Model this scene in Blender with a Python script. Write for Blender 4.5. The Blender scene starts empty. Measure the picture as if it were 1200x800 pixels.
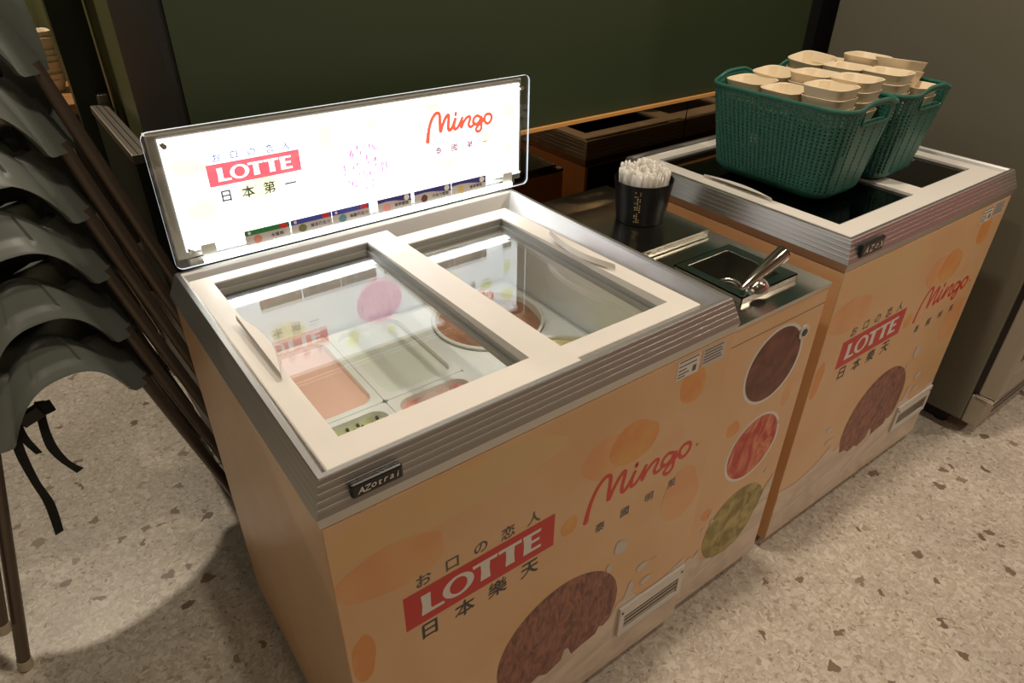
import bpy, bmesh, math, random
from mathutils import Vector, Matrix
random.seed(7)
S = bpy.context.scene
COL = S.collection
# ------------------------------------------------------------------ camera
CAM = Vector((-0.1595, -0.5698, 1.3920)); YAW, PITCH, ROLL, FPX = 0.6397, -0.5740, 0.0113, 806.6
fw = Vector((math.cos(PITCH)*math.sin(YAW), math.cos(PITCH)*math.cos(YAW), math.sin(PITCH)))
r0 = Vector((math.cos(YAW), -math.sin(YAW), 0)); u0 = r0.cross(fw)
rt = math.cos(ROLL)*r0 + math.sin(ROLL)*u0; up = -math.sin(ROLL)*r0 + math.cos(ROLL)*u0
cd = bpy.data.cameras.new('camera'); cd.sensor_width = 36; cd.lens = FPX/1200*36; cd.clip_start = 0.02
co = bpy.data.objects.new('camera', cd); COL.objects.link(co)
M3 = Matrix((rt, up, -fw)).transposed(); co.matrix_world = Matrix.Translation(CAM) @ M3.to_4x4()
S.camera = co
def ray(px, py): return fw + rt*((px-600)/FPX) - up*((py-400)/FPX)
def on_z(px, py, z): d = ray(px, py); return CAM + d*((z-CAM.z)/d.z)
def on_y(px, py, y): d = ray(px, py); return CAM + d*((y-CAM.y)/d.y)
# ------------------------------------------------------------------ world, lights, exposure
W = bpy.data.worlds.new('world'); S.world = W; W.use_nodes = True
W.node_tree.nodes['Background'].inputs[0].default_value = (1.0, 0.80, 0.58, 1)
W.node_tree.nodes['Background'].inputs[1].default_value = 0.10
def area(name, loc, power, size, col=(1, 0.865, 0.70), rot=(0, 0, 0)):
    l = bpy.data.lights.new(name, 'AREA'); l.shape = 'DISK'; l.size = size; l.energy = power; l.color = col
    o = bpy.data.objects.new(name, l); o.location = loc; o.rotation_euler = rot; COL.objects.link(o); return o
area('downlight_counter', (0.97, 0.13, 2.66), 17, 0.10)
area('added_freezer_fill', (0.22, 0.20, 2.66), 10, 0.10)  # added lamp, brightens the inside of the first freezer
area('downlight_aisle', (1.70, -0.62, 2.66), 14, 0.10)
area('downlight_aisle_near', (0.05, -1.25, 2.66), 5.5, 0.10)
area('downlight_side', (-0.75, 0.35, 2.66), 3.0, 0.10)
area('added_pink_wall_fill', (3.4, -1.8, 2.66), 26, 0.10)  # added lamp, lights the unseen pink wall for its reflection
area('downlight_back_room', (-0.6, 2.6, 2.66), 38, 0.10)
S.view_settings.view_transform = 'Standard'; S.view_settings.look = 'None'
S.view_settings.exposure = 0.0; S.view_settings.gamma = 1.0; S.view_settings.use_curve_mapping = False
# ------------------------------------------------------------------ materials
MT = {}
def lin(c): return tuple(((v/255)/12.92 if v/255 <= .04045 else ((v/255+.055)/1.055)**2.4) for v in c)
def new_mat(name):
    m = bpy.data.materials.new(name); m.use_nodes = True; MT[name] = m
    nt = m.node_tree; return m, nt, nt.nodes, nt.links, nt.nodes['Principled BSDF']
def N(nt, t, **kw):
    n = nt.nodes.new(t)
    for k, v in kw.items(): setattr(n, k, v)
    return n
def plain(name, col, rough=.5, metal=0, spec=.5, emit=None, es=0, noise=0, nscale=30, bump=0, bscale=200, coat=0):
    m, nt, ns, ln, b = new_mat(name)
    b.inputs['Base Color'].default_value = (*col, 1); b.inputs['Roughness'].default_value = rough
    b.inputs['Metallic'].default_value = metal; b.inputs['Specular IOR Level'].default_value = spec
    b.inputs['Coat Weight'].default_value = coat
    if emit: b.inputs['Emission Color'].default_value = (*emit, 1); b.inputs['Emission Strength'].default_value = es
    tc = N(nt, 'ShaderNodeTexCoord')
    if noise:
        t = N(nt, 'ShaderNodeTexNoise'); t.inputs['Scale'].default_value = nscale; t.inputs['Detail'].default_value = 4
        ln.new(tc.outputs['Object'], t.inputs['Vector'])
        mx = N(nt, 'ShaderNodeMixRGB', blend_type='MULTIPLY'); mx.inputs[0].default_value = 1; mx.inputs[1].default_value = (*col, 1)
        r = N(nt, 'ShaderNodeMapRange'); r.inputs[3].default_value = 1-noise; r.inputs[4].default_value = 1+noise
        r.inputs[1].default_value = .25; r.inputs[2].default_value = .75
        ln.new(t.outputs['Fac'], r.inputs[0]); ln.new(r.outputs[0], mx.inputs[2]); ln.new(mx.outputs[0], b.inputs['Base Color'])
    if bump:
        t = N(nt, 'ShaderNodeTexNoise'); t.inputs['Scale'].default_value = bscale
        ln.new(tc.outputs['Object'], t.inputs['Vector'])
        bp = N(nt, 'ShaderNodeBump'); bp.inputs['Strength'].default_value = bump; bp.inputs['Distance'].default_value = .002
        ln.new(t.outputs['Fac'], bp.inputs['Height']); ln.new(bp.outputs[0], b.inputs['Normal'])
    return m
def emis(name, col, s):
    m, nt, ns, ln, b = new_mat(name)
    b.inputs['Base Color'].default_value = (.8*min(col[0], 1), .8*min(col[1], 1), .8*min(col[2], 1), 1); b.inputs['Roughness'].default_value = .4
    b.inputs['Emission Color'].default_value = (*col, 1); b.inputs['Emission Strength'].default_value = s
def glass(name, tint=(1, 1, 1), f0=.045, boost=1.0):
    m, nt, ns, ln, b = new_mat(name); ns.remove(b)
    out = ns['Material Output']
    g = N(nt, 'ShaderNodeNewGeometry'); dot = N(nt, 'ShaderNodeVectorMath', operation='DOT_PRODUCT')
    ln.new(g.outputs['Incoming'], dot.inputs[0]); ln.new(g.outputs['Normal'], dot.inputs[1])
    ab = N(nt, 'ShaderNodeMath', operation='ABSOLUTE'); ln.new(dot.outputs['Value'], ab.inputs[0])
    on = N(nt, 'ShaderNodeMath', operation='SUBTRACT'); on.inputs[0].default_value = 1; ln.new(ab.outputs[0], on.inputs[1])
    pw = N(nt, 'ShaderNodeMath', operation='POWER'); pw.inputs[1].default_value = 5; ln.new(on.outputs[0], pw.inputs[0])
    ma = N(nt, 'ShaderNodeMath', operation='MULTIPLY_ADD'); ma.inputs[1].default_value = (1-f0)*boost; ma.inputs[2].default_value = f0
    ln.new(pw.outputs[0], ma.inputs[0])
    tr = N(nt, 'ShaderNodeBsdfTransparent'); tr.inputs[0].default_value = (*tint, 1)
    gl = N(nt, 'ShaderNodeBsdfGlossy'); gl.inputs['Roughness'].default_value = 0.0
    mx = N(nt, 'ShaderNodeMixShader'); ln.new(ma.outputs[0], mx.inputs[0]); ln.new(tr.outputs[0], mx.inputs[1]); ln.new(gl.outputs[0], mx.inputs[2])
    ln.new(mx.outputs[0], out.inputs[0])
def two_tone(name, c1, c2, scale, lo=.4, hi=.6, rough=.45, c3=None, stretch=(1, 1, 1), detail=5, bump=0, dist=0, metal=0):
    m, nt, ns, ln, b = new_mat(name)
    tc = N(nt, 'ShaderNodeTexCoord'); mp = N(nt, 'ShaderNodeMapping'); mp.inputs['Scale'].default_value = stretch
    ln.new(tc.outputs['Object'], mp.inputs[0])
    t = N(nt, 'ShaderNodeTexNoise'); t.inputs['Scale'].default_value = scale; t.inputs['Detail'].default_value = detail
    t.inputs['Distortion'].default_value = dist
    ln.new(mp.outputs[0], t.inputs['Vector'])
    cr = N(nt, 'ShaderNodeValToRGB'); e = cr.color_ramp.elements
    e[0].position = lo; e[0].color = (*c1, 1); e[1].position = hi; e[1].color = (*c2, 1)
    if c3: x = e.new(min(hi+.12, 1)); x.color = (*c3, 1)
    ln.new(t.outputs['Fac'], cr.inputs[0]); ln.new(cr.outputs[0], b.inputs['Base Color'])
    b.inputs['Roughness'].default_value = rough; b.inputs['Metallic'].default_value = metal
    if bump:
        bp = N(nt, 'ShaderNodeBump'); bp.inputs['Strength'].default_value = bump; bp.inputs['Distance'].default_value = .004
        ln.new(t.outputs['Fac'], bp.inputs['Height']); ln.new(bp.outputs[0], b.inputs['Normal'])
    return m
def terrazzo(name):
    m, nt, ns, ln, b = new_mat(name)
    tc = N(nt, 'ShaderNodeTexCoord')
    nz = N(nt, 'ShaderNodeTexNoise'); nz.inputs['Scale'].default_value = 55; nz.inputs['Detail'].default_value = 3
    ln.new(tc.outputs['Object'], nz.inputs['Vector'])
    mad = N(nt, 'ShaderNodeVectorMath', operation='MULTIPLY_ADD'); mad.inputs[1].default_value = (.030, .030, .0)
    ln.new(nz.outputs['Color'], mad.inputs[0]); ln.new(tc.outputs['Object'], mad.inputs[2])
    def vor(scale, feat='F1'):
        v = N(nt, 'ShaderNodeTexVoronoi', feature=feat); v.inputs['Scale'].default_value = scale
        ln.new(mad.outputs[0], v.inputs['Vector']); return v
    def ramp(src, stops):
        cr = N(nt, 'ShaderNodeValToRGB'); cr.color_ramp.interpolation = 'CONSTANT'
        e = cr.color_ramp.elements
        while len(e) < len(stops): e.new(.5)
        for q, (p, c) in zip(e, stops): q.position = p; q.color = (*c, 1)
        ln.new(src, cr.inputs[0]); return cr
    def sep(v): s = N(nt, 'ShaderNodeSeparateColor'); ln.new(v.outputs['Color'], s.inputs[0]); return s
    fine = vor(210); sf = sep(fine)
    base = ramp(sf.outputs[0], [(0, (.53, .46, .37)), (.15, (.60, .53, .43)), (.45, (.64, .57, .47)), (.75, (.68, .61, .51)), (.90, (.75, .69, .60)), (.965, (.38, .29, .21))])
    mid = vor(112); sm = sep(mid)
    midc = ramp(sm.outputs[0], [(0, (.70, .64, .54)), (.35, (.57, .49, .39)), (.6, (.75, .69, .59)), (.9, (.46, .37, .28))])
    def mask(v, s, thr):
        a = N(nt, 'ShaderNodeMath', operation='GREATER_THAN'); a.inputs[1].default_value = thr; ln.new(s.outputs[1], a.inputs[0]); return a
    m1 = N(nt, 'ShaderNodeMixRGB'); ln.new(mask(mid, sm, .66).outputs[0], m1.inputs[0]); ln.new(base.outputs[0], m1.inputs[1]); ln.new(midc.outputs[0], m1.inputs[2])
    big = vor(44); sb = sep(big)
    bigc = ramp(sb.outputs[0], [(0, (.26, .18, .125)), (.4, (.34, .26, .19)), (.62, (.22, .155, .11)), (.75, (.70, .63, .53))])
    m2 = N(nt, 'ShaderNodeMixRGB'); ln.new(mask(big, sb, .974).outputs[0], m2.inputs[0]); ln.new(m1.outputs[0], m2.inputs[1]); ln.new(bigc.outputs[0], m2.inputs[2])
    lg = N(nt, 'ShaderNodeTexNoise'); lg.inputs['Scale'].default_value = 5; ln.new(tc.outputs['Object'], lg.inputs['Vector'])
    mr = N(nt, 'ShaderNodeMapRange'); mr.inputs[3].default_value = .66; mr.inputs[4].default_value = 1.04; ln.new(lg.outputs['Fac'], mr.inputs[0])
    m3 = N(nt, 'ShaderNodeMixRGB', blend_type='MULTIPLY'); m3.inputs[0].default_value = 1; ln.new(m2.outputs[0], m3.inputs[1]); ln.new(mr.outputs[0], m3.inputs[2])
    ln.new(m3.outputs[0], b.inputs['Base Color']); b.inputs['Roughness'].default_value = .38
terrazzo('terrazzo')
plain('green_paint', (.024, .036, .012), .55)
plain('green_dark', (.016, .020, .008), .45)
plain('green_light', (.095, .10, .034), .5)
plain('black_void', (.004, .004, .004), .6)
plain('black_plastic', (.012, .012, .012), .3)
plain('ceiling_paint', (.30, .27, .22), .8)
plain('beige_wall', (.26, .215, .17), .6)
plain('pink_wall', (.62, .20, .22), .5)
plain('bronze_mirror', (.24, .16, .09), .025, 1)
plain('amber_trim', (.62, .30, .09), .35)
two_tone('wood', (.30, .14, .05), (.40, .20, .08), 6, rough=.4, stretch=(2, 14, 14))
two_tone('wood_dark', (.05, .022, .010), (.075, .035, .015), 6, rough=.4, stretch=(14, 2, 2))
plain('aluminium', (.54, .53, .51), .42, 1)
plain('aluminium_dull', (.40, .36, .30), .4, 1)
plain('steel', (.56, .55, .49), .20, 1)
plain('chrome', (.75, .73, .68), .07, 1)
plain('white_plastic', (.71, .675, .62), .35, noise=.03, nscale=12)
plain('white_liner', (.90, .91, .90), .5)
plain('grey_channel', (.30, .30, .28), .35, .4)
plain('dark_liner', (.035, .035, .028), .5)  # second freezer's unlit inside put into the colour; also backs the cooler door
two_tone('wrap_print', lin((222, 176, 126)), lin((228, 188, 142)), 4.5, .36, .62, .32, c3=lin((224, 168, 114)))
plain('print_red', lin((205, 38, 34)), .35)
plain('print_mingo', lin((214, 50, 30)), .35)
plain('print_white', (.80, .76, .70), .35)
plain('print_dark', (.035, .03, .03), .4)
plain('print_grey', (.10, .09, .085), .4)
two_tone('print_orange', lin((226, 150, 82)), lin((230, 172, 94)), 14, .4, .6, .35, detail=2)
two_tone('print_orange_pale', lin((227, 163, 108)), lin((230, 176, 120)), 9, .4, .6, .35, detail=2)
two_tone('print_yellow_pale', lin((226, 186, 130)), lin((222, 190, 138)), 9, .4, .6, .35, detail=2)
two_tone('print_milk', lin((204, 186, 168)), lin((224, 206, 186)), 4, .38, .62, .35, stretch=(1.2, 1, 3), dist=3.0, detail=2)
plain('print_drop', lin((206, 198, 192)), .35)
two_tone('scoop_choc', lin((104, 58, 46)), lin((164, 104, 84)), 30, .36, .64, .45, stretch=(2.6, 1, 1), detail=8, dist=.9)
two_tone('scoop_dark', lin((92, 46, 36)), lin((128, 72, 58)), 22, .38, .62, .45, detail=8, dist=.8)
two_tone('scoop_berry', lin((190, 52, 46)), lin((232, 150, 108)), 16, .40, .60, .45, c3=lin((238, 190, 160)), stretch=(1, 1, .6), detail=4, dist=1.6)
two_tone('scoop_green', lin((128, 112, 44)), lin((186, 172, 104)), 26, .36, .64, .45, detail=8, dist=.9)
emis('lit_white', (.93, .97, 1.0), 2.3)
emis('lit_red', (1.45, .14, .19), 1)
emis('lit_white_print', (1.6, 1.6, 1.6), 1)
emis('lit_dark', (.05, .05, .07), 1)
emis('lit_faint', (.22, .26, .50), 1)
emis('lit_mingo', (1.3, .12, .06), 1)
emis('lit_rose', (.22, .04, .06), 1)
emis('lit_cream', (1.7, 1.75, .82), 1)
emis('lit_pink', (2.0, .96, 1.45), 1)
emis('lit_pink_streak', (.9, .30, .52), 1)
emis('edge_lit', (.62, .68, .74), .8)
emis('led_strip', (.90, .96, 1.0), 12)
plain('back_dark', (.02, .016, .012), .5)
plain('card_paper', (.55, .50, .47), .5); plain('card_green', lin((30, 120, 60)), .5); plain('card_blue', lin((62, 70, 165)), .5)
plain('card_violet', lin((56, 48, 130)), .5); plain('card_text', (.06, .05, .05), .5)
for n, c in (('salmon', (205, 130, 110)), ('olive', (112, 116, 70)), ('teal', (90, 140, 145)), ('pinkish', (225, 150, 150)), ('brown', (100, 58, 44)), ('yellow', (205, 175, 95))):
    plain('dot_'+n, lin(c), .5)
glass('clear_glass', (.97, .99, .985), .10)
glass('acrylic', (.95, .96, .96), .05)
glass('shade_glass', (.16, .17, .15), .06)  # clear lids darkened to stand for the unlit freezer inside
plain('tape', (.55, .55, .48), .5)
plain('pan_cream', (.92, .90, .85), .3)
plain('ice_pink', lin((250, 202, 182)), .5, bump=.3, bscale=60)
plain('ice_white', lin((236, 238, 226)), .5, bump=.3, bscale=60)
two_tone('ice_mint', lin((196, 200, 150)), lin((150, 150, 100)), 26, .45, .75, .5, bump=.4)
two_tone('ice_swirl', lin((232, 150, 140)), lin((246, 214, 205)), 16, .42, .58, .5, bump=.4, dist=1.5)
two_tone('ice_choc', lin((150, 98, 70)), lin((176, 124, 94)), 18, .4, .6, .45, bump=.9, dist=.8)
two_tone('ice_vanilla', lin((238, 220, 150)), lin((246, 234, 180)), 18, .4, .6, .5, bump=.5)
plain('choc_chip', (.03, .02, .015), .4)
plain('tub_white', (.82, .80, .74), .4)
plain('teal_plastic', lin((42, 98, 84)), .40, noise=.08, nscale=60, bump=.25, bscale=260)
plain('bowl_cream', (.72, .60, .42), .42, noise=.04, nscale=20)
plain('spoon_white', (.86, .82, .75), .3)
plain('cup_black', (.004, .004, .005), .38, spec=.18); plain('cup_gold', (.55, .42, .20), .35, .6)
plain('cooler_grey', (.15, .14, .105), .42)
plain('cooler_light', (.34, .30, .235), .4)
glass('cooler_glass', (.10, .10, .09), .06)
plain('chair_grey', (.128, .140, .120), .36, bump=.04, bscale=300)
plain('leg_brown', (.13, .098, .072), .30, .35)
plain('leg_cap', (.50, .42, .30), .5)
plain('strap_black', (.010, .012, .011), .7)
plain('rubber', (.015, .014, .013), .7)
# ------------------------------------------------------------------ mesh helpers
def add_box(bm, x0, x1, y0, y1, z0, z1):
    v = [bm.verts.new((x, y, z)) for z in (z0, z1) for y in (y0, y1) for x in (x0, x1)]
    for f in ((0, 2, 3, 1), (4, 5, 7, 6), (0, 1, 5, 4), (2, 6, 7, 3), (0, 4, 6, 2), (1, 3, 7, 5)): bm.faces.new([v[i] for i in f])
def add_loops(bm, loops, close=True, cap0=False, cap1=False):
    R = [[bm.verts.new(p) for p in L] for L in loops]
    n = len(R[0])
    for a, b in zip(R[:-1], R[1:]):
        for i in range(n if close else n-1):
            j = (i+1) % n; bm.faces.new((a[i], a[j], b[j], b[i]))
    if cap0: bm.faces.new(R[0][::-1])
    if cap1: bm.faces.new(R[-1])
    return R
def add_tube(bm, pts, rad, n=10, cap=True):
    pts = [Vector(p) for p in pts]; rads = rad if isinstance(rad, (list, tuple)) else [rad]*len(pts)
    ref = None; loops = []
    for i, p in enumerate(pts):
        t = (pts[min(i+1, len(pts)-1)] - pts[max(i-1, 0)]).normalized()
        if ref is None: ref = t.orthogonal().normalized()
        ref = (ref - t*ref.dot(t)).normalized(); b = t.cross(ref)
        loops.append([p + (ref*math.cos(2*math.pi*k/n) + b*math.sin(2*math.pi*k/n))*rads[i] for k in range(n)])
    add_loops(bm, loops, True, cap, cap)
def add_lathe(bm, prof, n=32, c=(0, 0)):
    add_loops(bm, [[(c[0]+r*math.cos(2*math.pi*k/n), c[1]+r*math.sin(2*math.pi*k/n), z) for k in range(n)] for r, z in prof], True, prof[0][0] > 1e-6, prof[-1][0] > 1e-6)
def obj(name, bm, mat, parent=None, bevel=0, smooth=False, loc=None):
    bmesh.ops.recalc_face_normals(bm, faces=bm.faces)
    me = bpy.data.meshes.new(name); bm.to_mesh(me); bm.free()
    if smooth:
        for p in me.polygons: p.use_smooth = True
        try: me.set_sharp_from_angle(angle=math.radians(35))
        except Exception: pass
    me.materials.append(MT[mat])
    o = bpy.data.objects.new(name, me); COL.objects.link(o)
    if parent: o.parent = parent
    if loc is not None: o.location = loc
    if bevel:
        m = o.modifiers.new('bevel', 'BEVEL'); m.width = bevel; m.segments = 2; m.limit_method = 'ANGLE'
    return o
def box(name, x0, x1, y0, y1, z0, z1, mat, parent=None, bevel=0):
    bm = bmesh.new(); add_box(bm, x0, x1, y0, y1, z0, z1); return obj(name, bm, mat, parent, bevel)
def tag(o, label=None, cat=None, group=None, kind=None):
    if label: o['label'] = label
    if cat: o['category'] = cat
    if group: o['group'] = group
    if kind: o['kind'] = kind
    return o
def empty(name, loc, label, cat, group=None, rz=0):
    o = bpy.data.objects.new(name, None); o.location = loc; o.rotation_euler = (0, 0, rz); o.empty_display_size = .05
    COL.objects.link(o); return tag(o, label, cat, group)
def catmull(pts, k=6, closed=False):
    out = []; n = len(pts); P = [Vector(p) for p in pts]
    g = (lambda i: P[i % n]) if closed else (lambda i: P[max(0, min(n-1, i))])
    for i in range(n if closed else n-1):
        a, b, c, d = g(i-1), g(i), g(i+1), g(i+2)
        for j in range(k):
            t = j/k; out.append(.5*((2*b)+(c-a)*t+(2*a-5*b+4*c-d)*t*t+(3*b-a-3*c+d)*t**3))
    if not closed: out.append(P[-1])
    return out
# flat print in the plane y = const, facing -y
def flat(name, pts, y, mat, parent, lim=None):
    if lim: pts = [(min(max(p[0], lim[0]), lim[1]), min(max(p[1], lim[2]), lim[3])) for p in pts]
    bm = bmesh.new(); f = bm.faces.new([bm.verts.new((p[0], y, p[1])) for p in pts]); f.normal_update()
    bmesh.ops.triangulate(bm, faces=bm.faces); return obj(name, bm, mat, parent)
def disc_pts(cx, cz, r, n=48, wob=0, seed=0, sx=1, sz=1):
    rr = random.Random(seed); ph = [rr.uniform(0, 6.28) for _ in range(5)]
    return [(cx+sx*r*(1+wob*sum(math.sin((k+2)*a+ph[k])/(k+1) for k in range(5)))*math.cos(a), cz+sz*r*(1+wob*sum(math.sin((k+2)*a+ph[k])/(k+1) for k in range(5)))*math.sin(a)) for a in [2*math.pi*i/n for i in range(n)]]
def rect(x0, x1, z0, z1): return [(x0, z0), (x1, z0), (x1, z1), (x0, z1)]
_tc = {}
def glyph_mesh(ch):
    if ch not in _tc:
        c = bpy.data.curves.new('text', 'FONT'); c.body = ch; c.resolution_u = 4
        o = bpy.data.objects.new('text', c); COL.objects.link(o)
        dg = bpy.context.evaluated_depsgraph_get(); m = o.evaluated_get(dg).to_mesh()
        vs = [tuple(v.co) for v in m.vertices]; fs = [tuple(p.vertices) for p in m.polygons]
        o.evaluated_get(dg).to_mesh_clear(); bpy.data.objects.remove(o); bpy.data.curves.remove(c)
        xs = [v[0] for v in vs]; ys = [v[1] for v in vs]
        _tc[ch] = (vs, fs, (min(xs), max(xs), min(ys), max(ys)))
    return _tc[ch]
BOLD = .022
def put_glyphs(bm, items, y):          # items: (char, centre x, centre z, size, shear, bold)
    for ch, cx, cz, s, sh in items:
        vs, fs, bb = glyph_mesh(ch)
        mx, my = (bb[0]+bb[1])/2, (bb[2]+bb[3])/2
        for dx, dy in ((-BOLD*s, -BOLD*s), (BOLD*s, BOLD*s)):
            V = [bm.verts.new((cx+dx+(v[0]-mx)*s+sh*(v[1]-my)*s, y-.00001*(dx > 0), cz+dy+(v[1]-my)*s)) for v in vs]
            for f in fs:
                try: bm.faces.new([V[i] for i in f])
                except ValueError: pass
def glyphs(name, items, y, mat, parent):
    for it in items:
        bm = bmesh.new(); put_glyphs(bm, [it], y); obj(name, bm, mat, parent)
def row(text, xs, z, s, sh=0): return [(c, x, z, s, sh) for c, x in zip(text, xs)]
# hand drawn capitals of the red box, unit box 0..1 x 0..1
LT = {'L': [[(0, 0), (1, 0), (.98, .15), (.46, .17), (.42, .25), (.44, 1), (.02, 1), (.06, .5)]],
      'T': [[(.30, 0), (.70, 0), (.67, .5), (.69, .84), (.98, .83), (1, 1), (0, 1), (.02, .83), (.31, .84), (.33, .5)]],
      'E': [[(.04, 0), (1, 0), (.98, .15), (.46, .16), (.46, .43), (.90, .43), (.90, .58), (.46, .58), (.46, .84), (.95, .84), (.98, 1), (.02, 1), (.07, .5)]]}
def lotte(name, x0, z0, w, h, y, mat, parent):
    for ch, a, b in (('L', 0, .175), ('O', .165, .415), ('T', .405, .612), ('T', .618, .822), ('E', .83, 1)):
        bm = bmesh.new()
        if ch == 'O':
            cx, rx = (a+b)/2, (b-a)/2
            add_loops(bm, [[(x0+w*(cx+rx*k*math.cos(t)), y, z0+h*(.5+.53*q*math.sin(t))) for t in [2*math.pi*i/40 for i in range(40)]] for k, q in ((1, 1), (.56, .74))])
        else:
            for p in LT[ch]: bm.faces.new([bm.verts.new((x0+w*(a+(b-a)*u), y, z0+h*v)) for u, v in p]).normal_update()
            bmesh.ops.triangulate(bm, faces=bm.faces)
        obj(name, bm, mat, parent)
# brush script strokes (x, z) in metres as they stand on the light sign
MG = [[(.5055, .9875), (.5071, .9989), (.511, 1.0147), (.5176, 1.0291), (.5257, 1.0376), (.5321, 1.0383), (.5351, 1.033), (.5349, 1.0192), (.5353, 1.0017), (.5398, 1.0118), (.5462, 1.024), (.5524, 1.0312), (.5557, 1.0299), (.5549, 1.021), (.5534, 1.0097), (.555, 1.0019), (.56, 1.0033), (.5664, 1.0126), (.5703, 1.0211)],
      [(.5703, 1.0211), (.5673, 1.0108), (.5679, 1.0023), (.573, 1.0024), (.5792, 1.0089), (.5867, 1.0212)],
      [(.5867, 1.0212), (.5839, 1.0116), (.584, 1.0023), (.5884, 1.0109), (.5967, 1.0197), (.6039, 1.0211), (.6052, 1.0167), (.6015, 1.0072), (.6044, 1.0008), (.6116, 1.0022), (.6148, 1.0068)],
      [(.6285, 1.0174), (.6213, 1.0202), (.614, 1.0154), (.6127, 1.0071), (.6189, 1.0036), (.6273, 1.0083), (.6326, 1.0168), (.6324, 1.0041), (.6312, .9922), (.6238, .9882), (.6187, .9934), (.624, 1.0002), (.6346, 1.0071), (.6399, 1.0132)],
      [(.6526, 1.0198), (.6442, 1.0193), (.6399, 1.0123), (.6429, 1.0033), (.6503, 1.0013), (.6567, 1.008), (.6568, 1.0157), (.6526, 1.0198)],
      [(.5719, 1.0325), (.5714, 1.0295)]]
def mingo(name, ox, oz, sx, sz, y, mat, parent, wf=1.0):
    bm = bmesh.new()
    for si, s in enumerate(MG):
        P = catmull([(ox+(p[0]-.5055)*sx, oz+(p[1]-.9875)*sz, 0) for p in s], 6)
        n = len(P); A = []; B = []
        for i, p in enumerate(P):
            t = (P[min(i+1, n-1)]-P[max(i-1, 0)]).normalized(); nn = Vector((-t.y, t.x, 0))
            w = (.0021 if si else .0023)*sx*wf
            if si == 0 and i < 12: w *= 1 + .35*(1-i/12)
            yy = y - .00002*si - .0000002*i
            A.append(bm.verts.new((p.x+nn.x*w, yy, p.y+nn.y*w))); B.append(bm.verts.new((p.x-nn.x*w, yy, p.y-nn.y*w)))
        for i in range(n-1): bm.faces.new((A[i], A[i+1], B[i+1], B[i]))
        for e, sg in ((0, 1), (n-1, -1)) if si != 4 else ((0, 1),):          # round ends
            w = (Vector(A[e].co)-Vector(B[e].co)).length/2
            bm.faces.new([bm.verts.new((P[e].x+w*math.cos(a), y-.00003*(si+1), P[e].y+w*math.sin(a))) for a in [2*math.pi*k/14 for k in range(14)]])
    return obj(name, bm, mat, parent)
def sweep_rect(bm, prof, x0, x1, y0, y1):
    add_loops(bm, [[(x0-o, y0-o, z), (x1+o, y0-o, z), (x1+o, y1+o, z), (x0-o, y1+o, z)] for o, z in prof])
# ================================================================== STRUCTURE
tag(box('floor', -3.5, 4.5, -3.6, 5, -.05, 0, 'terrazzo'), 'beige terrazzo floor with brown and cream stone chips', None, kind='structure')
tag(box('ceiling', -3.5, 4.5, -3.6, 5, 2.75, 2.8, 'ceiling_paint'), 'dim plain ceiling above the serving corner', None, kind='structure')
wb = tag(box('wall_back', .103, 1.862, .70, 1.09, 0, 2.75, 'green_paint'), 'dark olive green wall behind the freezers', None, kind='structure')
for a, b in ((.11, 1.366), (1.370, 1.86)):
    p = box('mirror_panel', a, b, .694, .6995, .10, .932, 'bronze_mirror', wb)
    p['label'] = 'glossy bronze mirror panel low on the green wall'
box('panel_edge', .11, 1.86, .690, .6998, .932, .9395, 'amber_trim', wb)['label'] = 'thin amber edge along the top of the mirror panel'
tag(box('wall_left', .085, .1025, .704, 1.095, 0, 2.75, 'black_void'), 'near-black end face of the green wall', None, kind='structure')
tag(box('gap_shade_1', 1.863, 2.6, .72, .76, 0, 2.75, 'black_void'), 'black strip standing in for the dark gap between green wall and grey cooler', None, kind='structure')  # darkness of the open gap put into a black slab
tag(box('wall_side', .128, .16, 1.096, 3.4, 0, 2.75, 'green_light'), 'olive green side wall beyond the black wall end', None, kind='structure')
tag(box('wall_far', -3.5, .16, 3.42, 3.5, 0, 2.75, 'green_light'), 'yellowish green far wall behind the wooden counter', None, kind='structure')
tag(box('wall_front', -3.5, 4.5, -3.6, -3.5, 0, 2.75, 'beige_wall'), 'plain beige wall on the far side of the aisle', None, kind='structure')
tag(box('wall_right', 4.5, 4.6, -3.6, 5, 0, 2.75, 'pink_wall'), 'unseen dusky pink wall added for its reflection in the metal rims', None, kind='structure')  # unseen, added in pink so the aluminium rims mirror it
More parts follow.
